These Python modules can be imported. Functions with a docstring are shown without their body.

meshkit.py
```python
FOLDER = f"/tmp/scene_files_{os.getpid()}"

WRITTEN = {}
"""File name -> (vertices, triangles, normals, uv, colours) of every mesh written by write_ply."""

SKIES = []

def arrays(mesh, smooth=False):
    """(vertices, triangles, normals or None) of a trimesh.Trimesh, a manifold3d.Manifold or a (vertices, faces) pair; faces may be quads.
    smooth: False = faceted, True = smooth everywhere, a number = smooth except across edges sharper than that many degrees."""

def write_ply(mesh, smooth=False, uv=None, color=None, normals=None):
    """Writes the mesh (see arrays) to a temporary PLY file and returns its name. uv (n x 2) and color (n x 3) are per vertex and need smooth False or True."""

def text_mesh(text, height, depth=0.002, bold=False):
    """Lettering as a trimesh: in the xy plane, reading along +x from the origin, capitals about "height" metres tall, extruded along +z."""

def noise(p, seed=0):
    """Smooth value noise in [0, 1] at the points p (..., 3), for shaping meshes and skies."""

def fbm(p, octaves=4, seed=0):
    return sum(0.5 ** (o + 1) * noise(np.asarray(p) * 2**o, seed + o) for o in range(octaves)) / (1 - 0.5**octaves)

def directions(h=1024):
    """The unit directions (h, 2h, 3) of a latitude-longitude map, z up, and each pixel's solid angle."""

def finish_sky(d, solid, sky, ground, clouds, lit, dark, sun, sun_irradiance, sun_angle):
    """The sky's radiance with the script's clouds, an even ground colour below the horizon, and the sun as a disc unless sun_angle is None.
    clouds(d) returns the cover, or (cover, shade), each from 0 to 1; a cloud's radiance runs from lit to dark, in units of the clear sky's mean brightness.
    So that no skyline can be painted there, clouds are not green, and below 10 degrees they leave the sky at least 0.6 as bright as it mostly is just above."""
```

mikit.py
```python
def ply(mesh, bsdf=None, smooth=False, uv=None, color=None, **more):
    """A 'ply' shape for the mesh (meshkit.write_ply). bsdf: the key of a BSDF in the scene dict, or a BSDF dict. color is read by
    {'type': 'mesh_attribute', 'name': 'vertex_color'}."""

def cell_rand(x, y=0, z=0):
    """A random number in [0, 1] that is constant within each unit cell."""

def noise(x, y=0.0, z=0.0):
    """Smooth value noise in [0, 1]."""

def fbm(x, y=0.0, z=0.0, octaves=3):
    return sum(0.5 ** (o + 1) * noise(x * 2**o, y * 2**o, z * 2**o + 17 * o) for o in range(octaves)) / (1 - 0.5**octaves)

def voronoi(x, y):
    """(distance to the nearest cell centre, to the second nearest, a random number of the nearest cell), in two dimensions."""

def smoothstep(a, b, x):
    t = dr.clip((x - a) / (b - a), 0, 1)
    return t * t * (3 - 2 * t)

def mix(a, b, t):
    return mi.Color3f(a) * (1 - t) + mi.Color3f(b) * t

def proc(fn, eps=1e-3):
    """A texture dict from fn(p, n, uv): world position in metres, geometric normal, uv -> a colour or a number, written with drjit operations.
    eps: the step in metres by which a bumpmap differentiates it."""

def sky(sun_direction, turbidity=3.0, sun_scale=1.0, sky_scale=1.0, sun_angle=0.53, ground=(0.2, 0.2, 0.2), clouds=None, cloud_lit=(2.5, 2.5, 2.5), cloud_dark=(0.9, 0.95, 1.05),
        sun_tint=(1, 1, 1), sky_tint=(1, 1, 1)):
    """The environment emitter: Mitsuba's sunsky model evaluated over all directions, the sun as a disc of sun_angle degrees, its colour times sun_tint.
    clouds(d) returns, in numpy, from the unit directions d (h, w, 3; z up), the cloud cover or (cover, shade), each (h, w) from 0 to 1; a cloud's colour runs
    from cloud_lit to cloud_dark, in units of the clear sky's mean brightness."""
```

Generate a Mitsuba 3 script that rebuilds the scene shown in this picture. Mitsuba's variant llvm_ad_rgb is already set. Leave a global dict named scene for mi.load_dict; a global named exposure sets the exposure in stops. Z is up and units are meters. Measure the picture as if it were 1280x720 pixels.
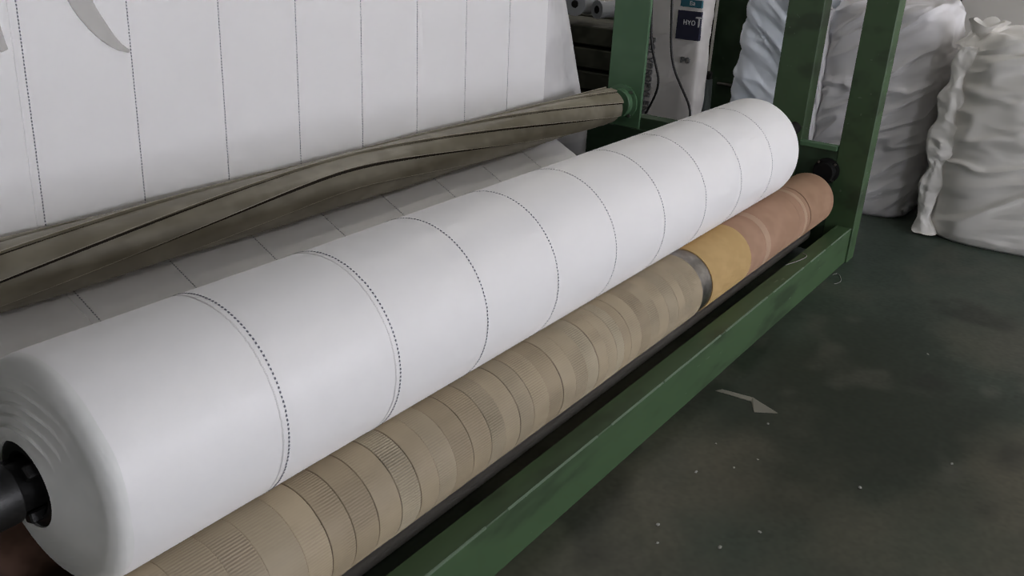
import math
import numpy as np
import drjit as dr
import mitsuba as mi
import trimesh
import manifold3d as m3
import meshkit
import mikit

T = mi.ScalarTransform4f
scene, labels = {}, {}
exposure = 1.82

# ------------------------------------------------------------------ camera
CAM = np.array([1.369, 0.0, 1.564])
FWD = np.array([-0.52226913, 0.7566907, -0.39326092])
UP = np.array([-0.26421993, 0.29487524, 0.91827905])
scene['camera'] = {'type': 'perspective', 'fov': 2 * math.degrees(math.atan(640 / 1130.0)), 'fov_axis': 'x',
                   'near_clip': 0.02, 'far_clip': 100.0,
                   'to_world': T().look_at(origin=CAM.tolist(), target=(CAM + FWD).tolist(), up=UP.tolist())}

# ------------------------------------------------------------------ lights (lamps and frosted windows of the hall)
TUBE = (9.4, 8.9, 8.3)          # radiance of the fluorescent tubes
PANE = (3.05, 3.05, 3.32)        # radiance of the frosted window panes
# x, y, z, direction of each twin tube lamp
LAMPS = [(2.6, 3.2, 3.3, 'y'), (-0.6, 4.5, 3.4, 'y'), (-3.0, 7.0, 3.3, 'y'), (3.2, 6.6, 3.3, 'y')]


# ------------------------------------------------------------------ helpers
def rng(s):
    return np.random.default_rng(s)


def numbered(key):
    if key not in scene and key not in labels:
        return key
    k = 1
    while f'{key}_{k:03d}' in scene or f'{key}_{k:03d}' in labels:
        k += 1
    return f'{key}_{k:03d}'


def thing(name, label, cat, group=None):
    key = numbered(name)
    labels[key] = {'label': label, 'category': cat}
    if group:
        labels[key]['group'] = group
    return key


def obj(name, mesh, bsdf, parent=None, smooth=False, label=None, cat=None, group=None, kind=None, **more):
    key = numbered(f'{parent}__{name}' if parent else name)
    scene[key] = mikit.ply(mesh, bsdf, smooth, **more)
    d = {}
    if label:
        d['label'] = label
    if cat:
        d['category'] = cat
    if group:
        d['group'] = group
    if kind:
        d['kind'] = kind
    if d:
        labels[key] = d
    return key


def cat(*ms):
    return trimesh.util.concatenate([m for m in ms])


def box(x0, x1, y0, y1, z0, z1, b=0.0):
    if b <= 0:
        m = trimesh.creation.box(extents=(x1 - x0, y1 - y0, z1 - z0))
        m.apply_translation(((x0 + x1) / 2, (y0 + y1) / 2, (z0 + z1) / 2))
        return m
    pts = []
    for x, sx in ((x0, 1), (x1, -1)):
        for y, sy in ((y0, 1), (y1, -1)):
            for z, sz in ((z0, 1), (z1, -1)):
                pts += [(x, y + sy * b, z + sz * b), (x + sx * b, y, z + sz * b), (x + sx * b, y + sy * b, z)]
    return trimesh.convex.convex_hull(np.array(pts))


def grid_faces(n, m, wrap=False):
    """quads of an n x m vertex grid (m wraps when asked)"""
    i, j = np.meshgrid(np.arange(n - 1), np.arange(m if wrap else m - 1), indexing='ij')
    j2 = (j + 1) % m
    a, b, c, d = i * m + j, i * m + j2, (i + 1) * m + j2, (i + 1) * m + j
    return np.stack([a, b, c, d], -1).reshape(-1, 4)


def tri(q):
    return np.vstack([q[:, [0, 1, 2]], q[:, [0, 2, 3]]])


def fix(m):
    m = trimesh.Trimesh(m.vertices, m.faces, process=False)
    if m.volume < 0:
        m.invert()
    return m


def lathe_y(profile, cx, cz, seg=96, rfn=None, closed=False):
    """closed surface of revolution about the y direction through (cx, cz); profile [(r, y)], first and last r may be 0 or the profile is closed by caps"""
    pr = np.array(profile, float)
    th = np.arange(seg) / seg * 2 * math.pi
    r = pr[:, 0][:, None] * np.ones(seg)
    y = pr[:, 1][:, None] * np.ones(seg)
    if rfn is not None:
        r, y = rfn(r, y, th[None, :])
    v = np.stack([cx + r * np.cos(th), y, cz + r * np.sin(th)], -1).reshape(-1, 3)
    f = tri(grid_faces(len(pr), seg, True))
    n = len(pr)
    if closed:          # a ring: the last profile point joins the first, no caps
        j = np.arange(seg)
        f = np.vstack([f, tri(np.stack([(n - 1) * seg + j, (n - 1) * seg + (j + 1) % seg, (j + 1) % seg, j], 1))])
        return fix(trimesh.Trimesh(v, f, process=False))
    caps = []
    extra = []
    for row, flip in ((0, False), (n - 1, True)):
        c = len(v) + len(extra)
        extra.append((cx, y[row].mean(), cz))
        a = row * seg + np.arange(seg)
        b = row * seg + (np.arange(seg) + 1) % seg
        caps.append(np.stack([np.full(seg, c), b, a], 1) if not flip else np.stack([np.full(seg, c), a, b], 1))
    v = np.vstack([v, extra])
    f = np.vstack([f] + caps)
    return fix(trimesh.Trimesh(v, f, process=False))


def ring_y(r0, r1, y0, y1, cx, cz, seg=96, b=0.0):
    """a tube wall (inner radius r0, outer r1) about y, outer edges chamfered by b"""
    pr = [(r0, y0), (r1 - b, y0), (r1, y0 + b), (r1, y1 - b), (r1 - b, y1), (r0, y1), (r0, y0)]
    pr = np.array(pr, float)
    th = np.arange(seg) / seg * 2 * math.pi
    v = np.stack([cx + pr[:, :1] * np.cos(th), pr[:, 1:] * np.ones(seg), cz + pr[:, :1] * np.sin(th)], -1).reshape(-1, 3)
    return fix(trimesh.Trimesh(v, tri(grid_faces(len(pr), seg, True)), process=False))


def tube(path, r, seg=10):
    p = np.array(path, float)
    t = np.gradient(p, axis=0)
    t /= np.linalg.norm(t, axis=1, keepdims=True)
    ref = np.array([0.0, 1, 0]) if abs(t[0][1]) < 0.8 else np.array([1.0, 0, 0])
    u = np.cross(t, ref)
    u /= np.linalg.norm(u, axis=1, keepdims=True)
    w = np.cross(t, u)
    th = np.arange(seg) / seg * 2 * math.pi
    rr = np.broadcast_to(np.asarray(r, float), len(p))[:, None, None]
    v = (p[:, None] + rr * (np.cos(th)[None, :, None] * u[:, None] + np.sin(th)[None, :, None] * w[:, None])).reshape(-1, 3)
    f = tri(grid_faces(len(p), seg, True))
    v = np.vstack([v, p[:1], p[-1:]])
    n = len(p) * seg
    i = np.arange(seg)
    f = np.vstack([f, np.stack([np.full(seg, n), (i + 1) % seg, i], 1), np.stack([np.full(seg, n + 1), n - seg + i, n - seg + (i + 1) % seg], 1)])
    return fix(trimesh.Trimesh(v, f, process=False))


def spline(pts, n=60):
    from scipy.interpolate import CubicSpline
    pts = np.array(pts, float)
    s = np.r_[0, np.cumsum(np.linalg.norm(np.diff(pts, axis=0), axis=1))]
    return CubicSpline(s, pts)(np.linspace(0, s[-1], n))


# ------------------------------------------------------------------ materials
def noise3(p, s, octaves=3):
    return mikit.fbm(p.x * s, p.y * s, p.z * s, octaves)


def principled(color, rough=0.5, spec=0.5, metallic=0.0, **more):
    c = color if isinstance(color, dict) else {'type': 'rgb', 'value': list(color)}
    return {'type': 'twosided', 'bsdf': {'type': 'principled', 'base_color': c, 'roughness': rough, 'specular': spec, 'metallic': metallic, **more}}


def mat(name, color, rough=0.5, spec=0.5, metallic=0.0, **more):
    scene[name] = principled(color, rough, spec, metallic, **more)


def speckle(base, other, s, lo=0.35, hi=0.7, octaves=3):
    return mikit.proc(lambda p, n, uv: mikit.mix(base, other, mikit.smoothstep(lo, hi, noise3(p, s, octaves))))


def fabric_color(p, n, uv):
    weave = mikit.noise(p.x * 900, p.y * 900, p.z * 900)
    cloud = noise3(p, 2.2, 2)
    return mikit.mix((0.740, 0.733, 0.725), (0.80, 0.793, 0.785), cloud * 0.7 + weave * 0.3)


def floor_color(p, n, uv):
    big = mikit.smoothstep(0.3, 0.7, mikit.fbm(p.x * 1.3, p.y * 1.1, 0.0, 4))
    brown = mikit.smoothstep(0.42, 0.80, mikit.fbm(p.x * 2.0 + 31, p.y * 1.5, 3.0, 4) + 0.30 * dr.clip(p.x - 0.75, 0, 0.8) - 0.08 * dr.clip(p.y - 2.6, 0, 2))
    c = mikit.mix((0.013, 0.019, 0.011), (0.030, 0.042, 0.029), big)
    c = mikit.mix(c, (0.074, 0.068, 0.047), brown * 0.8)
    c = mikit.mix(c, (0.036, 0.052, 0.042), mikit.smoothstep(3.0, 4.6, p.y) * 0.6)
    worn = mikit.smoothstep(0.58, 0.80, mikit.fbm(p.x * 4.3, p.y * 3.1 + 9, 1.0, 3))
    c = mikit.mix(c, (0.066, 0.064, 0.050), worn * 0.4)
    oil = mikit.smoothstep(0.60, 0.76, mikit.fbm(p.x * 3.1 + 4, p.y * 2.7 + 2, 8.0, 3))
    return mikit.mix(c, (0.012, 0.013, 0.010), oil * 0.55) * (0.96 + 0.34 * mikit.fbm(p.x * 70, p.y * 70, 2.0, 2))


def floor_rough(p, n, uv):
    return 0.42 + 0.25 * mikit.fbm(p.x * 3, p.y * 3, 1.0, 3)


def green_color(p, n, uv):
    stain = mikit.smoothstep(0.48, 0.75, mikit.fbm(p.x * 9, p.y * 3.2, p.z * 9, 4))
    c = mikit.mix((0.032, 0.066, 0.026), (0.042, 0.082, 0.034), noise3(p, 5, 2))
    c = mikit.mix(c, (0.016, 0.026, 0.013), stain * 0.6)
    scr = mikit.smoothstep(0.76, 0.82, mikit.fbm(p.x * 40, p.y * 14, p.z * 40, 3))
    return mikit.mix(c, (0.10, 0.14, 0.09), scr * 0.5)


mat('m_fabric', mikit.proc(fabric_color), 0.42, 0.45)
mat('m_fabric_end', speckle((0.68, 0.69, 0.665), (0.74, 0.745, 0.72), 12), 0.5, 0.4)
mat('m_thread', (0.105, 0.11, 0.135), 0.6, 0.3)
mat('m_thread_far', (0.21, 0.21, 0.225), 0.6, 0.3)  # far markers: softening over distance put into a paler colour
mat('m_thread_pale', (0.66, 0.655, 0.64), 0.6, 0.3)
mat('m_black', (0.006, 0.006, 0.006), 0.45, 0.5)
mat('m_black_steel', (0.007, 0.007, 0.007), 0.55, 0.12)
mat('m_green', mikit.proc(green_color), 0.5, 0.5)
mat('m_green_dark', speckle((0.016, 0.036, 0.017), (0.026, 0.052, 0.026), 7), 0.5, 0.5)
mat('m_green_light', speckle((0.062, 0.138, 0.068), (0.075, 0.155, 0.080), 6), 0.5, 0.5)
mat('m_edge_wear', (0.10, 0.145, 0.095), 0.6, 0.4)
mat('m_steel', speckle((0.30, 0.28, 0.26), (0.40, 0.38, 0.355), 40), 0.34, 0.5, 1.0)
mat('m_grey_pipe', (0.36, 0.35, 0.335), 0.5, 0.5)
mat('m_groove', (0.13, 0.095, 0.055), 0.8, 0.2)
mat('m_sand_yellow', speckle((0.40, 0.268, 0.115), (0.43, 0.292, 0.130), 25), 0.75, 0.25)
mat('m_sand_pink', speckle((0.295, 0.180, 0.118), (0.33, 0.205, 0.138), 12), 0.75, 0.25)
mat('m_sand_pale', speckle((0.355, 0.24, 0.168), (0.385, 0.262, 0.185), 12), 0.75, 0.25)
mat('m_sand_brown', speckle((0.27, 0.165, 0.105), (0.30, 0.188, 0.122), 12), 0.75, 0.25)
mat('m_rear_drum', speckle((0.075, 0.04, 0.026), (0.11, 0.06, 0.04), 30), 0.7, 0.3)
mat('m_strip', speckle((0.160, 0.142, 0.100), (0.215, 0.195, 0.145), 9), 0.38, 0.5)
mat('m_strip_edge', (0.022, 0.017, 0.010), 0.7, 0.3)
mat('m_strip_lip', (0.33, 0.30, 0.235), 0.5, 0.4)
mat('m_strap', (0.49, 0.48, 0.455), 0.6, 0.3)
mat('m_sack', speckle((0.72, 0.705, 0.67), (0.79, 0.775, 0.74), 5), 0.5, 0.4)
mat('m_sack_grey', speckle((0.57, 0.56, 0.565), (0.66, 0.65, 0.655), 5), 0.45, 0.45)
mat('m_sack_daylit', speckle((0.74, 0.80, 0.88), (0.80, 0.85, 0.92), 5), 0.45, 0.4)  # blue cast of the daylight put into the bag colour
mat('m_sack_seam', (0.66, 0.68, 0.70), 0.5, 0.4)
mat('m_printed_sack', speckle((0.56, 0.53, 0.505), (0.64, 0.61, 0.58), 6), 0.5, 0.4)
mat('m_print_teal', (0.025, 0.11, 0.15), 0.5, 0.4)
mat('m_print_navy', (0.014, 0.015, 0.036), 0.5, 0.4)
mat('m_print_white', (0.55, 0.55, 0.56), 0.5, 0.4)
mat('m_print_grey', (0.13, 0.13, 0.13), 0.6, 0.3)
mat('m_plastic_pale', (0.38, 0.44, 0.45), 0.3, 0.5)
mat('m_rack', speckle((0.030, 0.032, 0.022), (0.055, 0.056, 0.040), 8), 0.6, 0.4)
mat('m_bobbin', (0.34, 0.355, 0.37), 0.5, 0.4)
mat('m_floor', mikit.proc(floor_color), mikit.proc(floor_rough), 0.35)
mat('m_wall', speckle((0.60, 0.575, 0.525), (0.66, 0.635, 0.585), 1.2), 0.85, 0.2)
mat('m_wall_dark', speckle((0.05, 0.055, 0.05), (0.08, 0.085, 0.08), 2), 0.85, 0.2)
mat('m_ceiling', (0.34, 0.34, 0.33), 0.85, 0.2)
mat('m_window_frame', (0.28, 0.29, 0.28), 0.5, 0.5)
mat('m_lamp_housing', (0.6, 0.6, 0.6), 0.5, 0.5)
mat('m_scrap', (0.17, 0.165, 0.135), 0.6, 0.3)
mat('m_lint', (0.26, 0.26, 0.24), 0.7, 0.3)

# ------------------------------------------------------------------ the hall
X0, X1, Y0, Y1, H = -7.0, 7.0, -5.0, 8.2, 4.6
obj('floor', box(X0 - .2, X1 + .2, Y0 - .2, Y1 + .2, -0.2, 0.0), 'm_floor', kind='structure', label='dark green painted concrete floor with brown worn patches')
obj('ceiling', box(X0 - .2, X1 + .2, Y0 - .2, Y1 + .2, H, H + .2), 'm_ceiling', kind='structure')
obj('wall_left', box(X0 - .2, X0, Y0 - .2, Y1 + .2, 0, H), 'm_wall_dark', kind='structure')
obj('wall_back', box(X0, X1, Y1, Y1 + .2, 0, H), 'm_wall', kind='structure', label='plain beige wall behind the white bags')
obj('wall_front', box(X0, X1, Y0 - .2, Y0, 0, H), 'm_wall', kind='structure')
# the right wall has three window openings
WIN = [(-3.6, -2.2), (1.0, 3.4), (4.1, 6.5)]
WZ0, WZ1 = 0.9, 3.0
parts = [box(X1, X1 + .2, Y0 - .2, Y1 + .2, 0, WZ0), box(X1, X1 + .2, Y0 - .2, Y1 + .2, WZ1, H)]
edges = [Y0 - .2] + [e for w in WIN for e in w] + [Y1 + .2]
for a, b in zip(edges[0::2], edges[1::2]):
    parts.append(box(X1, X1 + .2, a, b, WZ0, WZ1))
obj('wall_right', cat(*parts), 'm_wall', kind='structure')
for k, (a, b) in enumerate(WIN):
    w = f'window_{k + 1}'
    labels[w] = {'kind': 'structure'}
    fr = [box(X1 + .04, X1 + .10, a, b, WZ0, WZ0 + .06), box(X1 + .04, X1 + .10, a, b, WZ1 - .06, WZ1)]
    for q in np.linspace(a, b, 4):
        q = min(max(q, a + .03), b - .03)
        fr.append(box(X1 + .04, X1 + .10, q - .03, q + .03, WZ0 + .06, WZ1 - .06))
    obj('window_frame', cat(*fr), 'm_window_frame', w)
    pane = trimesh.Trimesh([[X1 + .07, a + .03, WZ0 + .05], [X1 + .07, b - .03, WZ0 + .05], [X1 + .07, b - .03, WZ1 - .05], [X1 + .07, a + .03, WZ1 - .05]], [[0, 2, 1], [0, 3, 2]], process=False)
    if pane.face_normals[0][0] > 0:
        pane.invert()
    obj('pane', pane, 'm_window_frame', w, emitter={'type': 'area', 'radiance': {'type': 'rgb', 'value': list(PANE)}})

for k, (x, y, z, way) in enumerate(LAMPS):
    t = thing('ceiling_lamp', 'twin fluorescent tube lamp hanging from the hall ceiling', 'lamp', 'fluorescent lamps above the hall')
    L = .62
    obj('housing', box(x - .11, x + .11, y - L, y + L, z + .03, z + .09, .01), 'm_lamp_housing', t)
    for s in (-1, 1):
        obj('hanger', tube([(x, y + s * .4, z + .09), (x, y + s * .4, (z + H) / 2), (x, y + s * .4, H)], .004, 6), 'm_black_steel', t)
        obj('lamp_tube', tube([(x + s * .05, y - L + .03, z + .012), (x + s * .05, y, z + .012), (x + s * .05, y + L - .03, z + .012)], .018, 10), 'm_lamp_housing', t,
            emitter={'type': 'area', 'radiance': {'type': 'rgb', 'value': list(TUBE)}})

# ------------------------------------------------------------------ winding machine frame
frame = thing('machine_frame', 'green painted steel winder frame with posts and low floor beam', 'machine frame')
YF, YB = 4.37, 4.48                       # front and rear of the far end frame
XB, ZB = 0.336, 0.178
obj('floor_beam', box(0.262, XB, 0.05, YF, 0.0, ZB, .003), 'm_green', frame, label='low green floor beam along the front')
# paint worn off along the beam's top edge
r = rng(3)
y = 0.2
wear = []
while y < 4.25:
    L = r.uniform(.05, .45)
    w = r.uniform(.0006, .0022)
    wear.append(trimesh.convex.convex_hull(np.array([(XB + .0006, y, ZB - .004 - w), (XB + .0006, y + L, ZB - .004 - w * .6), (XB + .0006, y, ZB - .002), (XB - .003 - w, y, ZB + .0006), (XB - .003 - w, y + L, ZB + .0006),
                                                     (XB + .0006, y + L, ZB - .002)])))
    y += L + r.uniform(.01, .12)
obj('worn_edge', cat(*wear), 'm_edge_wear', frame, label='bare worn line along the beam edge')


def far_post(x0, x1, z0, z1, m='m_green_dark', flange=.012):
    """an open channel: web towards the camera, flanges to the rear"""
    return cat(box(x0, x1, YF, YF + .012, z0, z1, .002), box(x1 - flange, x1, YF + .012, YB, z0, z1, .002), box(x0, x0 + flange, YF + .012, YB, z0, z1, .002))


PT = 2.55
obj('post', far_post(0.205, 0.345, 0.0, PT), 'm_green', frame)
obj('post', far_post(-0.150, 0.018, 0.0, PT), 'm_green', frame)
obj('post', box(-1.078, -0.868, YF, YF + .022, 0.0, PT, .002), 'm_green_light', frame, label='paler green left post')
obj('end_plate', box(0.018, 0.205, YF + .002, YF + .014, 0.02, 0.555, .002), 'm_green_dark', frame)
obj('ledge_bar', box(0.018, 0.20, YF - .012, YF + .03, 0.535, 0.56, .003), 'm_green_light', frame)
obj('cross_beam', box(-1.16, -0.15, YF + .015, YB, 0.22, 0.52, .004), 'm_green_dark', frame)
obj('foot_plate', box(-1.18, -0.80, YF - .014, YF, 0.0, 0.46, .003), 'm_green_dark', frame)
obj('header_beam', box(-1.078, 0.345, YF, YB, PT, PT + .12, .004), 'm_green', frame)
# near end frame (out of the picture, carries the near ends)
obj('post', box(0.205, 0.345, 0.10, 0.20, 0.0, 0.60, .003), 'm_green', frame)
obj('post', box(-1.078, -0.868, 0.10, 0.20, 0.0, PT, .003), 'm_green', frame)
obj('cross_beam', box(-0.868, 0.205, 0.10, 0.20, 0.15, 0.5, .003), 'm_green', frame)


def bearing(cx, cz, R, y0, y1, m, lab=None):
    bh = obj('bearing_housing', lathe_y([(R * .55, y0), (R * .75, y0), (R * .8, y0 + .006), (R * .8, y1 - .018), (R, y1 - .014), (R, y1)], cx, cz, 40), m, frame, 35, label=lab)
    for k in range(4):
        a = math.pi / 4 + k * math.pi / 2
        b = trimesh.creation.cylinder(radius=R * .1, height=.012, sections=6)
        b.apply_transform(trimesh.transformations.rotation_matrix(math.pi / 2, [1, 0, 0]))
        b.apply_translation((cx + R * .9 * math.cos(a), y1 - .018, cz + R * .9 * math.sin(a)))
        obj('bolt', b, 'm_steel', bh)


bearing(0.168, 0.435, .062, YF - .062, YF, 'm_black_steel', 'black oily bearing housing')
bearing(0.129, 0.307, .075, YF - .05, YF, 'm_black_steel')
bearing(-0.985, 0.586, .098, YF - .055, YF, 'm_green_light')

# ------------------------------------------------------------------ big white fabric roll
CX, CZ, RW = 0.0, 0.626, 0.216
MARKS = [0.958 + 0.3092 * k for k in range(9)]
YL, YR = 0.60, 3.742
roll = thing('fabric_roll', 'large white woven fabric roll with dashed marker lines lying on the brown drum', 'fabric roll')


def roll_shape(r, y, th):
    n = meshkit.fbm(np.stack([np.cos(th) * 2 + 0 * r, y * 3 + 0 * th, np.sin(th) * 2 + 0 * r], -1), 2, 5) - .5
    return r + n * .0016, y + 0 * th


prof = [(.083, YL + .06), (.2120, YL + .050), (.2138, YL + .0300), (.2153, YL + .037), (RW, YL + .056)] + [(RW, yy) for yy in np.linspace(YL + .09, YR - .03, 48)] + [(RW, YR - .008), (.2135, YR - .001), (.208, YR), (.08, YR)]
obj('wound_body', lathe_y(prof, CX, CZ, 160, roll_shape, True), 'm_fabric', roll, 40)
# the front end: edges of the wound layers, bulging out round the core, with loose uneven turns
ers = np.r_[np.linspace(.080, .184, 54), np.linspace(.186, .2146, 14)]


def end_shape(r, y, th):
    q = np.stack([np.cos(th) * 3.0 * r / .2 + 0 * r, np.sin(th) * 3.0 * r / .2 + 0 * r, r * 14 + 0 * th], -1)
    n = meshkit.fbm(q, 3, 9) - .5
    ph = r * 48 + th / (2 * math.pi) * 1.0 + 1.3 * meshkit.noise(np.stack([np.cos(th) * 1.5 + 0 * r, np.sin(th) * 1.5 + 0 * r, r * 6 + 0 * th], -1), 3)
    saw = ph - np.floor(ph)
    up = np.clip(1.2 * np.maximum(np.cos(th - math.radians(105)), 0) ** 3 + .9 * np.maximum(np.cos(th - math.radians(262)), 0) ** 5, 0, 1.1)   # looser turns at the upper left
    edge = np.clip((.192 - r) / .05, 0, 1) * np.clip((r - .082) / .02, 0, 1)
    lip = .0075 * saw ** 2 * up * edge
    return r + .002 * (saw - .5) * edge * np.clip(up, 0, 1), y - lip + n * .0016 * edge


obj('end_layers', lathe_y([(r_, YL + .006 - .032 * np.clip((.200 - r_) / .12, 0, 1) ** 1.25 + .03 - math.sqrt(max(.0009 - max(r_ - .1850, 0) ** 2, 0))) for r_ in ers] + [(.2146, YL + .046), (.083, YL + .05)], CX, CZ, 150, end_shape, True), 'm_fabric_end', roll, 50, label='greyish end face of the wound layers')
obj('core_tube', ring_y(.060, .0822, YL - .021, YL + .30, CX, CZ, 64, .002), 'm_black', roll, True, label='black core tube')


def dashes(R, y0, w, n, duty, cx=CX, cz=CZ, jitter=0.0, seed=0):
    rr = rng(seed)
    v, f = [], []
    for k in range(n):
        a0 = 2 * math.pi * k / n
        a1 = a0 + 2 * math.pi / n * duty
        dy = rr.normal() * jitter
        base = len(v)
        for a in (a0, a1):
            for rad in (R - .0003, R + .0006):
                for yy in (y0 + dy, y0 + dy + w):
                    v.append((cx + rad * math.cos(a), yy, cz + rad * math.sin(a)))
        q = [(0, 1, 3, 2), (4, 6, 7, 5), (2, 3, 7, 6), (0, 2, 6, 4), (1, 5, 7, 3)]
        for a, b, c, d in q:
            f += [(base + a, base + b, base + c), (base + a, base + c, base + d)]
    return trimesh.Trimesh(v, f, process=False)


for k, ym in enumerate(MARKS):
    obj('marker_thread', dashes(RW + .0006, ym - .0017, .0036, 146, .48, jitter=.0002, seed=k), 'm_thread' if k < 4 else 'm_thread_far', roll)
    if k < 2:
        obj('fold_line', dashes(RW + .0004, ym - .015, .0034, 300, .7, jitter=.0004, seed=40 + k), 'm_thread_pale', roll)

shaft = thing('winding_shaft', 'black steel winding shaft sticking out of the fabric roll core', 'shaft')
obj('bar', lathe_y([(.0, .12), (.040, .12), (.043, .125), (.043, .56), (.043, YR + .10), (.030, YR + .102), (.030, 4.30), (0, 4.30)], CX, CZ, 40), 'm_black_steel', shaft, 40)
obj('collar', lathe_y([(.043, .500), (.052, .500), (.054, .503), (.054, .545), (.052, .548), (.043, .548)], CX, CZ, 40), 'm_black', shaft, 40)
for a in (-70, 50, 170):
    b = box(.045, .066, .56, .60, -.012, .012, .003)
    b.apply_transform(trimesh.transformations.rotation_matrix(math.radians(-a), [0, 1, 0]))
    b.apply_translation((CX, 0, CZ))
    obj('gripper', b, 'm_black', shaft)

# ------------------------------------------------------------------ front drum under the roll
BX, BZ, RB = 0.129, 0.307, 0.1276
drum = thing('drum_roller', 'brown drum roller with wrapped sleeve beside the green floor beam', 'roller')
obj('drum_core', lathe_y([(.03, .22), (.055, .22), (.055, .36), (.119, .362), (RB - .004, .366), (RB - .004, 4.262), (.055, 4.266), (.055, 4.32), (.03, 4.32)], BX, BZ, 120), 'm_steel', drum, 40, label='bare steel drum showing as a ring')
r = rng(11)
known = [1.020, 1.086, 1.1565, 1.228, 1.292, 1.487, 1.561, 1.685, 1.748, 1.89, 2.081, 2.189, 2.279, 2.606]
edges = [.40, .52, .60, .71, .80, .87, .955] + known
extra = [1.355, 1.42, 1.62, 1.82, 1.955, 2.02, 2.135, 2.235, 2.345, 2.41, 2.47, 2.535, 2.655, 2.715, 2.80]
edges = sorted(edges + extra)
SEG = 960
TH = np.arange(SEG) / SEG * 2 * math.pi


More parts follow.
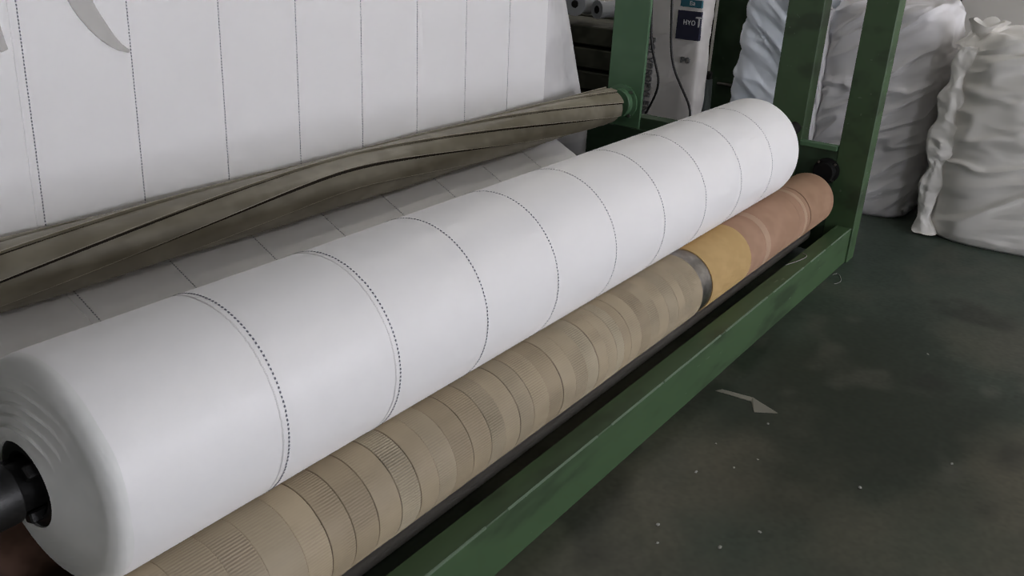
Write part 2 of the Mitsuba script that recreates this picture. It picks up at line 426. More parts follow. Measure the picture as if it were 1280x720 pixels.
def band(y0, y1, amp, seed, lift, deep0, deep1, tone):
    """one turn of the ribbed wrap: cords run along the drum, the rims dip where the next turn begins; colour per vertex: cord and darker valley"""
    th = TH
    d0, d1 = (.0036 if deep0 else .0009), (.0036 if deep1 else .0009)
    e = .0022
    ys = [y0, y0 + e * .35, y0 + e, y0 + (y1 - y0) * .33, y0 + (y1 - y0) * .66, y1 - e, y1 - e * .35, y1]
    dip = [d0, d0 * .35, 0, 0, 0, 0, d1 * .35, d1]
    on = np.array([0, .4, 1, 1, 1, 1, .4, 0])[:, None]
    yy = np.array(ys)[:, None] + 0 * th
    q = np.stack([np.cos(th) * 2.2 + 0 * yy, np.sin(th) * 2.2 + 0 * yy, yy * 9], -1)
    patch = np.clip((meshkit.noise(q, seed) - .22) * 2.0, .12, 1)
    rib = np.cos(th * 120 + yy * 14 + .6 * np.sin(th * 5 + seed))
    big = meshkit.fbm(q * .8, 2, seed + 50) - .5
    R = RB - np.array(dip)[:, None] + on * (lift + amp * rib * patch + .0010 * big)
    wav = .0045 * (meshkit.noise(np.stack([np.cos(th) * 1.6 + 0 * yy, np.sin(th) * 1.6 + 0 * yy, yy * 3], -1), 77) - .5)
    v = np.stack([BX + R * np.cos(th), yy + wav, BZ + R * np.sin(th)], -1).reshape(-1, 3)
    valley_dark = np.clip(.5 - .5 * rib, 0, 1) * patch * min(1.0, amp / .0007) * on  # darker tone in the valleys between the cords
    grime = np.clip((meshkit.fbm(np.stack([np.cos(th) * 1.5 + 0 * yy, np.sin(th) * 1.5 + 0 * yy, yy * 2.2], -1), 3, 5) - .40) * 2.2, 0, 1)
    base = np.array(tone)[None, None] * (1 - .30 * valley_dark[..., None]) * (1 - .20 * grime[..., None])
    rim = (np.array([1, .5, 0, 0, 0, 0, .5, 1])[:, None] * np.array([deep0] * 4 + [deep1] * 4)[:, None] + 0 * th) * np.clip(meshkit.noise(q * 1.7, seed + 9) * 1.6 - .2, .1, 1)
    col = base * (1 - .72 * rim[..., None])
    m = trimesh.Trimesh(v, tri(grid_faces(len(ys), SEG, True)), process=False)
    if np.dot(np.cross(v[m.faces[0, 1]] - v[m.faces[0, 0]], v[m.faces[0, 2]] - v[m.faces[0, 0]]), v[m.faces[0, 0]] - [BX, v[m.faces[0, 0]][1], BZ]) < 0:
        m.invert()
    return m, col.reshape(-1, 3)


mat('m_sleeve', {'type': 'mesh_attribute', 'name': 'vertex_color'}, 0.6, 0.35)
TONES = [(.345, .285, .195), (.315, .255, .17), (.375, .32, .225), (.33, .275, .19), (.36, .295, .20)]
obj('groove_lining', ring_y(RB - .0041, RB - .0030, edges[0], edges[-1] - .004, BX, BZ, 96), 'm_groove', drum, True, label='dark lining in the grooves')
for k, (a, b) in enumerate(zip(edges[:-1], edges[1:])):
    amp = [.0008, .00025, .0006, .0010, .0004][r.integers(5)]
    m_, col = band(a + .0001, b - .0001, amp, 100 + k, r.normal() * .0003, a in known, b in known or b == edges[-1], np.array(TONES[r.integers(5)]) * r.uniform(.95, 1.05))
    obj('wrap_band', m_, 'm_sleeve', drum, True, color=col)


def wrap(y0, y1, m, lift, name, lab=None, b=.002):
    n = max(3, int((y1 - y0) / .03))
    pr = [(RB - .0045, y0), (RB + lift - b * .6, y0), (RB + lift, y0 + b)] + [(RB + lift, q) for q in np.linspace(y0 + b, y1 - b, n)[1:-1]] + [(RB + lift, y1 - b), (RB + lift - b * .6, y1), (RB - .0045, y1)]
    return obj(name, lathe_y(pr, BX, BZ, 120), m, drum, 40, label=lab)


wrap(2.885, 3.245, 'm_sand_yellow', .0002, 'grip_wrap', 'yellow gritty wrap')
wrap(3.2455, 3.405, 'm_sand_pink', -.0002, 'grip_wrap', 'pinkish brown gritty wrap')
wrap(3.4055, 3.455, 'm_sand_pale', .0004, 'grip_wrap', 'pale pinkish gritty band')
wrap(3.4555, 3.63, 'm_sand_pink', .0002, 'grip_wrap')
wrap(3.6305, 3.80, 'm_sand_pink', -.0003, 'grip_wrap')
wrap(3.8005, 3.862, 'm_sand_pink', .0002, 'grip_wrap')
wrap(3.8625, 3.895, 'm_sand_pale', .0010, 'grip_wrap', 'pale pinkish raised band')
wrap(3.8955, 3.935, 'm_sand_brown', .0004, 'grip_wrap')
wrap(3.942, 4.262, 'm_sand_brown', .0012, 'grip_wrap', 'brown gritty wrap at the far end')

# rear drum, guide rollers, grey pipe
rear = thing('drum_roller', 'dark brown rear drum roller hidden under the front end of the fabric roll', 'roller')
obj('drum_core', lathe_y([(.03, .22), (.05, .22), (.05, .46), (.12, .462), (.1276, .468), (.1276, 4.26), (.05, 4.264), (.05, 4.34), (.03, 4.34)], -0.203, 0.345, 96), 'm_rear_drum', rear, 40)
gp = thing('guide_pipe', 'dark grey guide pipe low beneath the brown drum roller', 'pipe')
obj('pipe', lathe_y([(.02, .22), (.05, .222), (.05, 4.34), (.02, 4.342)], .104, .112, 48), 'm_grey_pipe', gp, 40)

# ------------------------------------------------------------------ spiral spreader roller
SX, SZ, SR = -0.998, 0.586, 0.0895
sp = thing('spreader_roller', 'olive brown spiral spreader roller wrapped in slanting strips below the hanging sheet', 'roller')
obj('roller_core', lathe_y([(.02, .24), (.035, .24), (.035, .42), (SR - .006, .421), (SR - .006, 4.255), (.04, 4.256), (.04, 4.33), (.02, 4.33)], SX, SZ, 64), 'm_strip_edge', sp, 40, label='dark core showing between the strips')
NS = 8
ysp = np.linspace(.43, 4.25, 170)
TW = math.radians(64)


def strip(k):
    # cross-section over one eighth of the turn: rises from a low edge to a raised lip
    n = 9
    t = np.linspace(0.055, 0.945, n)
    rr = rng(60 + k)
    y = ysp
    peak = -TW * np.sqrt((y - 2.27) ** 2 + .04)
    wob = math.radians(2.2) * (meshkit.noise(np.stack([y * 1.3, 0 * y + k * 3.1, 0 * y], -1), 4) - .5)
    a0 = math.radians(38 + 45 * k) + peak + .2 * TW + wob
    th = a0[:, None] + t[None, :] * math.radians(45)
    lift = (-.003 + .0095 * (1 - t) ** 1.2)[None, :] + .0016 * (meshkit.noise(np.stack([y[:, None] * 2.1 + 0 * t, 0 * y[:, None] + k + t * 2, 0 * th], -1), 8) - .5)
    R = SR + lift
    top = np.stack([SX + R * np.cos(th), y[:, None] + 0 * th + rr.uniform(-.008, .008) * (y[:, None] > 4.2), SZ + R * np.sin(th)], -1)
    Rb = SR - .0065 + 0 * th
    bot = np.stack([SX + Rb * np.cos(th), top[..., 1], SZ + Rb * np.sin(th)], -1)[:, ::-1]
    loop = np.concatenate([top, bot], 1)
    m = loop.shape[1]
    v = loop.reshape(-1, 3)
    f = tri(grid_faces(len(y), m, True))
    caps = []
    for row, fl in ((0, 1), (len(y) - 1, 0)):
        ids = row * m + np.arange(m)
        for j in range(n - 1):
            q = (ids[j], ids[j + 1], ids[m - 2 - j], ids[m - 1 - j])
            caps += [(q[0], q[1], q[2]), (q[0], q[2], q[3])] if fl else [(q[0], q[2], q[1]), (q[0], q[3], q[2])]
    lipth = a0 + math.radians(45) * .055
    lip = np.stack([SX + (SR + lift[:, 0] - .0012) * np.cos(lipth), y, SZ + (SR + lift[:, 0] - .0012) * np.sin(lipth)], -1)
    return fix(trimesh.Trimesh(v, np.vstack([f, caps]), process=False)), tube(lip, .0017, 6)


for k in range(NS):
    s_, l_ = strip(k)
    key = obj('spiral_strip', s_, 'm_strip', sp, 40)
    obj('raised_lip', l_, 'm_strip_lip', key, True)

# ------------------------------------------------------------------ hanging fabric sheet
sheet = thing('fabric_sheet', 'wide white woven sheet with marker lines hanging behind the spiral spreader roller', 'fabric sheet')
RO = .0990                                  # radius at which the sheet runs round the spreader roller
pts = [(SX - RO, z) for z in np.linspace(2.40, SZ, 60)]
slope = math.atan(.47)
for a in np.linspace(math.pi, math.pi * 1.5 - slope, 14)[1:]:
    pts.append((SX + RO * math.cos(a), SZ + RO * math.sin(a)))
lx, lz = pts[-1]
GX, GR = -0.062, 0.05
tx = GX - GR * math.sin(slope)
for q in np.linspace(0, 1, 26)[1:]:
    x = lx + q * (tx - lx)
    pts.append((x, lz - (x - lx) * math.tan(slope)))
GZ = pts[-1][1] + GR * math.cos(slope)
for a in np.linspace(math.pi * 1.5 - slope, 2 * math.pi, 12)[1:]:
    pts.append((GX + GR * math.cos(a), GZ + GR * math.sin(a)))
for z in np.linspace(GZ, .40, 10)[1:]:
    pts.append((GX + GR, z))
P = np.array(pts)
tg = np.gradient(P, axis=0)
tg /= np.linalg.norm(tg, axis=1, keepdims=True)
nrm = np.stack([-tg[:, 1], tg[:, 0]], 1)     # towards the roller side
SW = np.r_[0, np.cumsum(np.linalg.norm(np.diff(P, axis=0), axis=1))]
Y_A, Y_Z = .64, 3.735


def sheet_pt(off, s, y):
    """a point of the sheet: path parameter s (metres), across y, offset along the inner normal"""
    x = np.interp(s, SW, P[:, 0])
    z = np.interp(s, SW, P[:, 1])
    nx = np.interp(s, SW, nrm[:, 0])
    nz = np.interp(s, SW, nrm[:, 1])
    y = y + (y - 2.7) * np.interp(s, [0, 1.15, 1.74, 2.25, 3.0], [.006, .0175, .030, .028, .004])     # the cloth spreads over the spreader roller
    free = np.exp(-((s - .75) / .75) ** 2)      # slack waves only where it hangs free
    wave = free * .0030 * (meshkit.noise(np.stack([y * 2.3, s * .5, 0 * s], -1), 21) - .5)
    return np.stack([x + nx * (off + wave), y + 0 * x, z + nz * (off + wave)], -1)


yg = np.linspace(Y_A, Y_Z, 120)
ss, yy = np.meshgrid(SW, yg, indexing='ij')
top = sheet_pt(0.0, ss, yy)
bot = sheet_pt(-.0012, ss, yy)
n_, m_ = ss.shape
va = np.vstack([top.reshape(-1, 3), bot.reshape(-1, 3)])
fa = tri(grid_faces(n_, m_))
fb = fa[:, ::-1] + n_ * m_
idx = np.arange(n_ * m_).reshape(n_, m_)
loop = np.r_[idx[0, :-1], idx[:-1, -1], idx[-1, :0:-1], idx[:0:-1, 0]]
nx_ = np.roll(loop, -1)
fe = np.vstack([np.stack([loop, loop + n_ * m_, nx_], 1), np.stack([nx_, loop + n_ * m_, nx_ + n_ * m_], 1)])
obj('web', trimesh.Trimesh(va, np.vstack([fa, fb, fe]), process=False), 'm_fabric', sheet, 50)


def sheet_dashes(ym, w, pitch, duty, seed, off=.0006):
    rr = rng(seed)
    s = np.arange(.02, SW[-1] - .25, pitch)
    v, f = [], []
    for q in s:
        dy = rr.normal() * .0002
        b = len(v)
        for o in (off, -.0001):
            for (ds, dw) in ((0, 0), (pitch * duty, 0), (pitch * duty, w), (0, w)):
                v.append((q + ds, ym + dy + dw, o))
        f += [(b, b + 1, b + 2), (b, b + 2, b + 3)]
        for i in range(4):
            j = (i + 1) % 4
            f += [(b + i, b + 4 + i, b + 4 + j), (b + i, b + 4 + j, b + j)]
    v = np.array(v)
    return trimesh.Trimesh(sheet_pt(v[:, 2], v[:, 0], v[:, 1]), f, process=False)


for k, ym in enumerate(MARKS):
    obj('marker_thread', sheet_dashes(ym - .0016, .0034, .0095, .55, 80 + k), 'm_thread', sheet)
    if k < 2:
        obj('fold_line', sheet_dashes(ym - .024, .0016, .0045, .8, 90 + k, .0004), 'm_thread_pale', sheet)

up = thing('guide_roller', 'steel guide roller above the hanging white sheet', 'roller')
obj('barrel', lathe_y([(.02, .10), (.05, .105), (.05, 4.36), (.02, 4.366)], SX - RO + .05, 2.42, 40), 'm_steel', up, 40)
lowg = thing('guide_roller', 'steel guide roller low behind the front drum', 'roller')
obj('barrel', lathe_y([(.02, .21), (GR - .001, .212), (GR - .001, 4.36), (.02, 4.362)], GX, GZ, 40), 'm_steel', lowg, 40)

# grey straps lying on the hanging sheet
XS = SX - RO


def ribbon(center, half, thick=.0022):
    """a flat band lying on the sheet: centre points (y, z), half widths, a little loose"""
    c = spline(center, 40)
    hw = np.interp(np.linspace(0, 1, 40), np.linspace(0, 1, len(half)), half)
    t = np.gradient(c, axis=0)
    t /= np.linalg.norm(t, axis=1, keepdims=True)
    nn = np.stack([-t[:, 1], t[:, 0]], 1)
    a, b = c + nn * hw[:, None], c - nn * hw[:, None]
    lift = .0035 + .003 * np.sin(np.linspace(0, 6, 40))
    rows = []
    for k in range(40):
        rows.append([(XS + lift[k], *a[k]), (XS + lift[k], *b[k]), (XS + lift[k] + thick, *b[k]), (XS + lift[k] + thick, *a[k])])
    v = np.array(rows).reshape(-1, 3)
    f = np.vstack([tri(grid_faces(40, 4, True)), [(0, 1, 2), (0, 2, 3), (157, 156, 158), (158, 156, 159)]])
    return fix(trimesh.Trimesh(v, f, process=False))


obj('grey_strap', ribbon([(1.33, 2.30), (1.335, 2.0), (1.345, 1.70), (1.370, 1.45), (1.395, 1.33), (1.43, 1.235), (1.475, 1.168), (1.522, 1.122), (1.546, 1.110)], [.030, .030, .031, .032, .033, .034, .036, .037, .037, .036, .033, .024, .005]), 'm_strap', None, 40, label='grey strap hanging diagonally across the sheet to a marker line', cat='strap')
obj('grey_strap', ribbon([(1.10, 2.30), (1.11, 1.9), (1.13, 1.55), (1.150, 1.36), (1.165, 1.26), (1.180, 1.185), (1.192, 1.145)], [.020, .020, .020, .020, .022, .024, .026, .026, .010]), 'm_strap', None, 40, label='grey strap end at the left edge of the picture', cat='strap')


# side piece of cloth hanging beyond the sheet's far edge
def cloth_panel(corners, n=30, m=24, amp=.01, seed=0, thick=.002):
    """a hanging cloth between four corners (top left, top right, bottom right, bottom left), rumpled, with thickness"""
    c = np.array(corners, float)
    u, w = np.meshgrid(np.linspace(0, 1, n), np.linspace(0, 1, m), indexing='ij')
    p = (1 - w)[..., None] * ((1 - u)[..., None] * c[0] + u[..., None] * c[1]) + w[..., None] * ((1 - u)[..., None] * c[3] + u[..., None] * c[2])
    nn = np.cross(c[1] - c[0], c[3] - c[0])
    nn /= np.linalg.norm(nn)
    p = p + nn * (amp * (meshkit.fbm(np.stack([u * 3, w * 2.2, 0 * u], -1), 3, seed) - .5) * 2)[..., None]
    a, b = p.reshape(-1, 3), (p - nn * thick).reshape(-1, 3)
    fa = tri(grid_faces(n, m))
    idx = np.arange(n * m).reshape(n, m)
    lp = np.r_[idx[0, :-1], idx[:-1, -1], idx[-1, :0:-1], idx[:0:-1, 0]]
    nx = np.roll(lp, -1)
    fe = np.vstack([np.stack([lp, lp + n * m, nx], 1), np.stack([nx, lp + n * m, nx + n * m], 1)])
    return trimesh.Trimesh(np.vstack([a, b]), np.vstack([fa, fa[:, ::-1] + n * m, fe]), process=False)


obj('hanging_cloth', cloth_panel([(-1.125, 3.77, 1.28), (-1.425, 4.34, 1.26), (-1.205, 4.34, .52), (-1.125, 3.77, .50)], seed=4, amp=.007), 'm_sack_grey', None, 50,
    label='grey white cloth flap hanging at the far edge of the sheet', cat='cloth')


# ------------------------------------------------------------------ bulk bags
def bag(cx, cy, hx, hy, h, seed, rot=0.0, bulge=.05, folds=.022, nu=200, nv=120, lean=(0, 0), expo=4.0, stretch=(2.2, 6.0), shear=0.0):
    """a filled bag: rounded square section, slumped foot, domed top, creased sides"""
    u = np.arange(nu) / nu * 2 * math.pi
    t = np.linspace(0, 1, nv)
    wall = .80
    z = np.where(t < wall, h * .93 * (t / wall), 0.0)
    k = np.clip((t - wall) / (1 - wall), 0, 1)
    z = np.where(t < wall, z, h * (.93 + .07 * np.sin(k * math.pi / 2)))
    s = 1 + bulge * np.sin(np.clip(t / wall, 0, 1) * math.pi) - .02
    foot = np.clip(t / .05, 0, 1)
    s = s * (.955 + .045 * np.sqrt(1 - (1 - foot) ** 2))
    s = np.where(t < wall, s, (s[np.searchsorted(t, wall) - 1]) * np.cos(k * math.pi / 2) ** .42)
    c, sn = np.cos(u), np.sin(u)
    rad = (np.abs(c) ** expo + np.abs(sn) ** expo) ** (-1 / expo)
    X = hx * rad * c * s[:, None]
    Y = hy * rad * sn * s[:, None]
    Z = z[:, None] + 0 * u
    zz = Z - shear * X
    q = np.stack([X * stretch[0], Y * stretch[0], zz * stretch[1]], -1)
    warp = meshkit.fbm(q * .45, 3, seed) - .5
    q2 = q + np.stack([warp * 1.6, warp * 1.2, warp * 2.6], -1)
    ridge = np.clip(1 - np.abs(2 * meshkit.fbm(q2, 2, seed + 3) - 1) * 2.6, 0, 1) ** 1.4
    crease = np.clip(1 - np.abs(2 * meshkit.noise(q2 * 2.1 + 3.3, seed + 5) - 1) * 2.4, 0, 1) ** 2
    where = np.clip(meshkit.noise(q * .8 + 1.7, seed + 6) * 2 - .6, 0, 1)
    fine = meshkit.fbm(q * 3.6 + 5, 3, seed + 7) - .5
    d = folds * (ridge - .3) + folds * .55 * crease * where + folds * .35 * fine + .03 * warp
    damp = np.clip(t / .08, 0.15, 1)[:, None] * np.clip((1 - t) / .1, .2, 1)[:, None]
    d = d * damp
    L = np.hypot(c, sn)
    X = X + d * c / L
    Y = Y + d * sn / L
    Z = Z + np.where(t > wall, 1, 0)[:, None] * d * 1.2
    Z = np.maximum(Z, 0.0)
    X, Y = X + lean[0] * Z, Y + lean[1] * Z
    a = math.radians(rot)
    v = np.stack([cx + X * math.cos(a) - Y * math.sin(a), cy + X * math.sin(a) + Y * math.cos(a), Z], -1).reshape(-1, 3)
    f = tri(grid_faces(nv, nu, True))
    v = np.vstack([v, [v[:nu].mean(0)], [v[-nu:].mean(0)]])
    n = nv * nu
    i = np.arange(nu)
    f = np.vstack([f, np.stack([np.full(nu, n), (i + 1) % nu, i], 1), np.stack([np.full(nu, n + 1), n - nu + i, n - nu + (i + 1) % nu], 1)])
    return fix(trimesh.Trimesh(v, f, process=False))


def seam(path, w, seed, thick=.010):
    """a crumpled corner seam: a ruffled fin running down a bag corner; path [(x, y, z)], the fin points along (dx, dy)"""
    c = spline(path, 90)
    n = 9
    u = np.linspace(-1, 1, n)
    rr = meshkit.fbm(np.stack([np.linspace(0, 14, 90)[:, None] + 0 * u, np.zeros((90, 1)) + u[None] * 1.5, 0 * u + 0 * np.zeros((90, 1))], -1), 3, seed) - .5
    rr2 = meshkit.fbm(np.stack([np.linspace(0, 9, 90)[:, None] + 0 * u, u[None] * 1.1 + 7 + 0 * np.zeros((90, 1)), 0 * u + 0 * np.zeros((90, 1))], -1), 3, seed + 1) - .5
    ruf = meshkit.fbm(np.stack([np.linspace(0, 30, 90)[:, None] + 0 * u, u[None] * 2.2 + np.zeros((90, 1)), 0 * u + np.zeros((90, 1))], -1), 3, seed + 2) - .5
    width = w * (.55 + .9 * meshkit.noise(np.stack([np.linspace(0, 11, 90), np.zeros(90), np.zeros(90)], -1), seed + 4))[:, None]
    x = c[:, :1] + u[None] * width + .014 * rr
    y = c[:, 1:2] - .014 * (1 - np.abs(u[None])) - .026 * rr2 - .024 * ruf + 0 * u
    z = c[:, 2:3] + .03 * rr + 0 * u
    front = np.stack([x, y, z], -1)
    back = front + np.array([0, thick + .03, 0])
    loop = np.concatenate([front, back[:, ::-1]], 1)
    m = loop.shape[1]
    v = loop.reshape(-1, 3)
    caps = []
    for row, fl in ((0, 1), (89, 0)):
        ids = row * m + np.arange(m)
        for j in range(n - 1):
            q = (ids[j], ids[j + 1], ids[m - 2 - j], ids[m - 1 - j])
            caps += [(q[0], q[1], q[2]), (q[0], q[2], q[3])] if fl else [(q[0], q[2], q[1]), (q[0], q[3], q[2])]
    return fix(trimesh.Trimesh(v, np.vstack([tri(grid_faces(90, m, True)), caps]), process=False))


def spout(cx, cy, z, r0, h, seed):
    """a gathered, crumpled filling spout"""
    n, m = 40, 72
    t = np.linspace(0, 1, n)[:, None]
    u = (np.arange(m) / m * 2 * math.pi)[None]
    r = r0 * (1.15 - .75 * np.clip(t / .45, 0, 1) + .55 * np.clip((t - .45) / .55, 0, 1))
    fl = 1 + .22 * np.cos(u * 7 + 2 * np.sin(u * 2) + t * 1.2) * (.35 + .65 * t) + .25 * (meshkit.fbm(np.stack([np.cos(u) * 2 + 0 * t, np.sin(u) * 2 + 0 * t, t * 3 + 0 * u], -1), 3, seed) - .5)
    tilt = h * .5 * t ** 2
    x, y = cx + r * fl * np.cos(u) + tilt * .6, cy + r * fl * np.sin(u) - tilt * .2
    zz = z - .03 + h * t + .02 * np.sin(3 * u + seed) * t
    v = np.stack([x, y, zz + 0 * x], -1).reshape(-1, 3)
    f = tri(grid_faces(n, m, True))
    v = np.vstack([v, [v[:m].mean(0)], [v[-m:].mean(0) - [0, 0, .02]]])
    i = np.arange(m)
    k = n * m
    f = np.vstack([f, np.stack([np.full(m, k), (i + 1) % m, i], 1), np.stack([np.full(m, k + 1), k - m + i, k - m + (i + 1) % m], 1)])
    return fix(trimesh.Trimesh(v, f, process=False))


b1 = thing('bulk_bag', 'big creased white bulk bag at the right edge, nearest of the bags', 'bag', )
obj('bag_body', bag(.97, 5.58, .50, .50, 1.06, 5, rot=6, bulge=.05, folds=.030, stretch=(2.4, 7.0), shear=.22), 'm_sack', b1, 50)
obj('corner_seam', seam([(.545, 5.14, 1.00), (.515, 5.12, .80), (.520, 5.105, .55), (.515, 5.11, .30), (.515, 5.11, .10), (.54, 5.08, .02)], .052, 15), 'm_sack', b1, 50, label='crumpled corner seam')
obj('spout', spout(.55, 5.30, 1.02, .09, .12, 3), 'm_sack', b1, 50)
b2 = thing('bulk_bag', 'grey white bulk bag standing behind the right green post', 'bag')
obj('bag_body', bag(.075, 5.58, .315, .36, 1.17, 23, rot=2, bulge=.03, folds=.026, stretch=(3.0, 8.5), shear=.55), 'm_sack_grey', b2, 50)
obj('corner_seam', seam([(-.225, 5.24, 1.10), (-.215, 5.23, .80), (-.205, 5.23, .50), (-.20, 5.23, .25), (-.20, 5.24, .02)], .020, 31), 'm_sack_grey', b2, 50, label='crumpled corner seam')
b3 = thing('bulk_bag', 'white bulk bag with a painted daylight tint, left of the middle green post', 'bag')
obj('bag_body', bag(-.545, 5.46, .20, .30, 1.20, 47, rot=-3, bulge=.02, folds=.020, lean=(.055, 0), stretch=(3.2, 9.5), expo=5, shear=-.75), 'm_sack_daylit', b3, 50)

# printed sack behind the left post
PY = 5.0
sk = thing('printed_sack', 'tall printed white sack with navy label standing behind the left green post', 'sack')
obj('bag_body', bag(-1.055, 5.10, .20, .085, 1.34, 71, rot=0, bulge=.01, folds=.007, stretch=(3.6, 6), expo=9, shear=.6), 'm_printed_sack', sk, 50)


def card(x0, x1, z0, z1, y, n=10, seed=0, thick=.0015):
    """flat print standing just proud of the sack face"""
    return box(x0, x1, y - thick, y + .03, z0, z1)


YP = PY + .004
obj('label_print', card(-1.001, -.870, 1.050, 1.090, YP), 'm_print_teal', sk, label='teal label strip')
obj('label_print', card(-1.011, -.866, .868, 1.028, YP), 'm_print_navy', sk, label='navy blue label')


def text(s, h, x, y, z, rot=0.0, bold=True, depth=.002):
    m = meshkit.text_mesh(s, h, depth, bold)
    if rot:
        m.apply_transform(trimesh.transformations.rotation_matrix(math.radians(rot), [0, 0, 1]))
    m.apply_transform(trimesh.transformations.rotation_matrix(math.pi / 2, [1, 0, 0]))
    m.apply_translation((x, y, z))
    return m


obj('lettering', text('HYO', .026, -.973, YP - .0015, .952), 'm_print_white', sk)
obj('lettering', text('T', .055, -.900, YP - .0015, .945), 'm_print_white', sk)
obj('lettering', text('Ea', .022, -.945, YP - .0015, 1.062), 'm_print_white', sk)
obj('lettering', text('POLYPROPYLENE', .042, -1.182, PY + .013, .86, -90, depth=.012), 'm_print_grey', sk)
obj('lettering', text('PO', .032, -.965, PY + .013, .735, 0, depth=.012), 'm_print_grey', sk)

# black cables hanging in front of the sack
obj('cable', tube(spline([(-1.13, 4.62, 1.9), (-1.03, 4.62, 1.32), (-.992, 4.62, 1.104), (-.963, 4.62, .866), (-.919, 4.62, .741), (-.901, 4.62, .682), (-.908, 4.62, .615), (-.937, 4.62, .538), (-.975, 4.62, .455), (-1.03, 4.62, .34)], 80), .0068, 8), 'm_black', None, True,
    label='thin black cable hanging just right of the left green post', cat='cable')
obj('cable', tube(spline([(-.93, 4.62, 1.9), (-.888, 4.62, 1.30), (-.873, 4.62, 1.115), (-.858, 4.62, .963), (-.836, 4.62, .822), (-.806, 4.62, .744), (-.769, 4.62, .684), (-.724, 4.62, .616), (-.695, 4.62, .563), (-.691, 4.62, .45), (-.70, 4.62, .30)], 80), .0068, 8), 'm_black', None, True,
    label='black cable hanging across the printed sack, nearer the navy label', cat='cable')

# column and dark fittings between the sack and the bluish bag
col = thing('machine_column', 'dark green steel column behind, left of the bluish bag', 'column')
obj('column_shaft', cat(box(-1.11, -.90, 5.80, 5.86, 0, 2.6, .004)), 'm_green_dark', col)
obj('bracket', box(-1.04, -.94, 5.775, 5.80, .50, .515, .003), 'm_steel', col, label='small bare metal bracket')
arm = thing('dark_fitting', 'black machine fitting between the printed sack and the green column', 'machine part')
obj('upright', box(-1.155, -1.065, 5.60, 5.66, 0, 1.30, .006), 'm_black', arm)
obj('arm_bar', box(-1.235, -1.0, 5.56, 5.60, .56, .61, .006), 'm_black', arm)
obj('plastic_sheet', cloth_panel([(-1.165, 5.72, .54), (-1.045, 5.72, .54), (-1.035, 5.74, .02), (-1.14, 5.74, .02)], amp=.012, seed=9), 'm_plastic_pale', None, 50, label='pale blue plastic sheet hanging below the black fitting', cat='plastic sheet')

# dark rack with yarn spools, left of the left post
rk = thing('spool_rack', 'dark olive rack with stacked shelves behind the cloth flap', 'rack')
for k, z in enumerate((.04, .20, .35, .50, .66)):
    obj('shelf', box(-2.75, -1.62, 5.62, 6.2, z, z + (.135 if k % 2 else .125), .008), 'm_rack', rk)
obj('side_panel', box(-2.75, -2.70, 5.6, 6.2, 0, .80, .004), 'm_rack', rk)
obj('side_panel', box(-1.66, -1.62, 5.6, 6.2, 0, .80, .004), 'm_rack', rk)
obj('back_panel', box(-2.70, -1.66, 6.12, 6.16, 0, .80, .004), 'm_rack', rk)


def spool(x, z, y0, R, L, label, rot):
    t = thing('yarn_spool', label, 'spool', )
    body = lathe_y([(.024, 0), (R, 0), (R * 1.0, .012), (R * .93, .03), (R * .86, L * .5), (R * .95, L - .03), (R * 1.12, L - .008), (R * 1.12, L), (.024, L)], 0, 0, 48)
    hole = lathe_y([(.0, -.002), (.026, -.002), (.026, .02), (0, .02)], 0, 0, 24)
    for nme, m, mt in (('yarn', body, 'm_bobbin'), ('core_hole', hole, 'm_black')):
        m.apply_transform(trimesh.transformations.rotation_matrix(math.radians(rot), [0, 0, 1]))
        m.apply_translation((x, y0, z))
        obj(nme, m, mt, t, 40)


spool(-2.085, .925, 5.60, .080, .24, 'left of two pale yarn spools lying on the dark rack', 8)
spool(-1.905, .905, 5.60, .062, .20, 'right of two pale yarn spools lying on the dark rack, flange towards the post', -20)
obj('fabric_bundle', bag(-1.82, 5.25, .16, .12, .22, 91, folds=.02, nu=90, nv=50), 'm_sack_grey', None, 50, label='small grey cloth bundle low beyond the far end of the sheet', cat='bundle')

# dark box on the wall side above the grey bag
obj('dark_crate', box(-.62, -.04, 7.55, 7.95, 0, 1.35, .01), 'm_black', None, label='black crate against the wall above the grey bag', cat='crate')

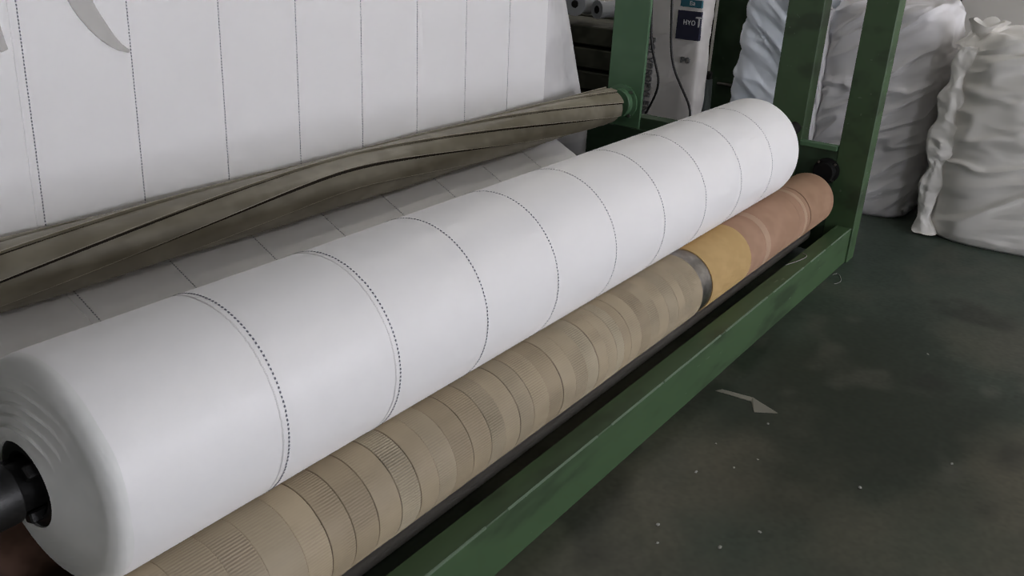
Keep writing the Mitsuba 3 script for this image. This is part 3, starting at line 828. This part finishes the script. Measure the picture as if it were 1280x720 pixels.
# ------------------------------------------------------------------ small things on the floor
obj('fabric_scrap', cat(trimesh.Trimesh([(0.375, 2.742, .001), (.39, 2.762, .004), (.50, 2.775, .006), (.505, 2.752, .002), (.375, 2.742, .0), (.39, 2.762, .0), (.50, 2.775, .0), (.505, 2.752, .0)],
    [(0, 3, 2), (0, 2, 1), (0, 4, 7), (0, 7, 3), (1, 2, 6), (1, 6, 5), (0, 1, 5), (0, 5, 4), (3, 7, 6), (3, 6, 2)], process=False),
    trimesh.Trimesh([(.50, 2.775, .006), (.505, 2.752, .002), (.540, 2.690, .002), (.606, 2.735, .003), (.50, 2.775, 0), (.505, 2.752, 0), (.540, 2.690, 0), (.606, 2.735, 0)],
    [(0, 1, 2), (0, 2, 3), (1, 5, 6), (1, 6, 2), (2, 6, 7), (2, 7, 3), (3, 7, 4), (3, 4, 0)], process=False)), 'm_scrap', None, label='torn pale strip of fabric lying on the floor near the beam', cat='scrap')
obj('thread_loop', tube(spline([(.266, 3.66, .1797), (.285, 3.72, .1805), (.300, 3.79, .181), (.295, 3.84, .181), (.275, 3.85, .1805)], 40), .0015, 6), 'm_lint', None, True, label='loop of white thread on the green beam', cat='thread')
obj('thread_loop', tube(spline([(.345, 4.16, .002), (.36, 4.19, .002), (.385, 4.15, .002), (.40, 4.09, .002), (.385, 4.05, .002)], 30), .0013, 6), 'm_lint', None, True, label='curled white thread on the floor by the foot of the post', cat='thread')
r = rng(8)
spots = [(.538, 2.234), (1.152, 2.797), (.959, 2.475), (.606, 2.647), (.62, 2.33), (.66, 2.42), (.52, 2.42), (.565, 1.93), (.60, 1.86), (.74, 1.95), (.80, 2.08), (.907, 3.57)]
for k, (x, y) in enumerate(spots):
    s = r.uniform(.003, .006)
    m = trimesh.creation.icosphere(subdivisions=1, radius=1)
    m.vertices = m.vertices * (1 + .4 * (meshkit.noise(m.vertices * 2.1, k) - .5))[:, None] * np.array([s, s * r.uniform(.6, 2.2), s * .45])
    m.apply_translation((x, y, s * .4))
    obj('lint_fleck', m, 'm_lint', None, True, label='small white lint fleck lying on the dark green floor', cat='lint', group='lint flecks on the floor')
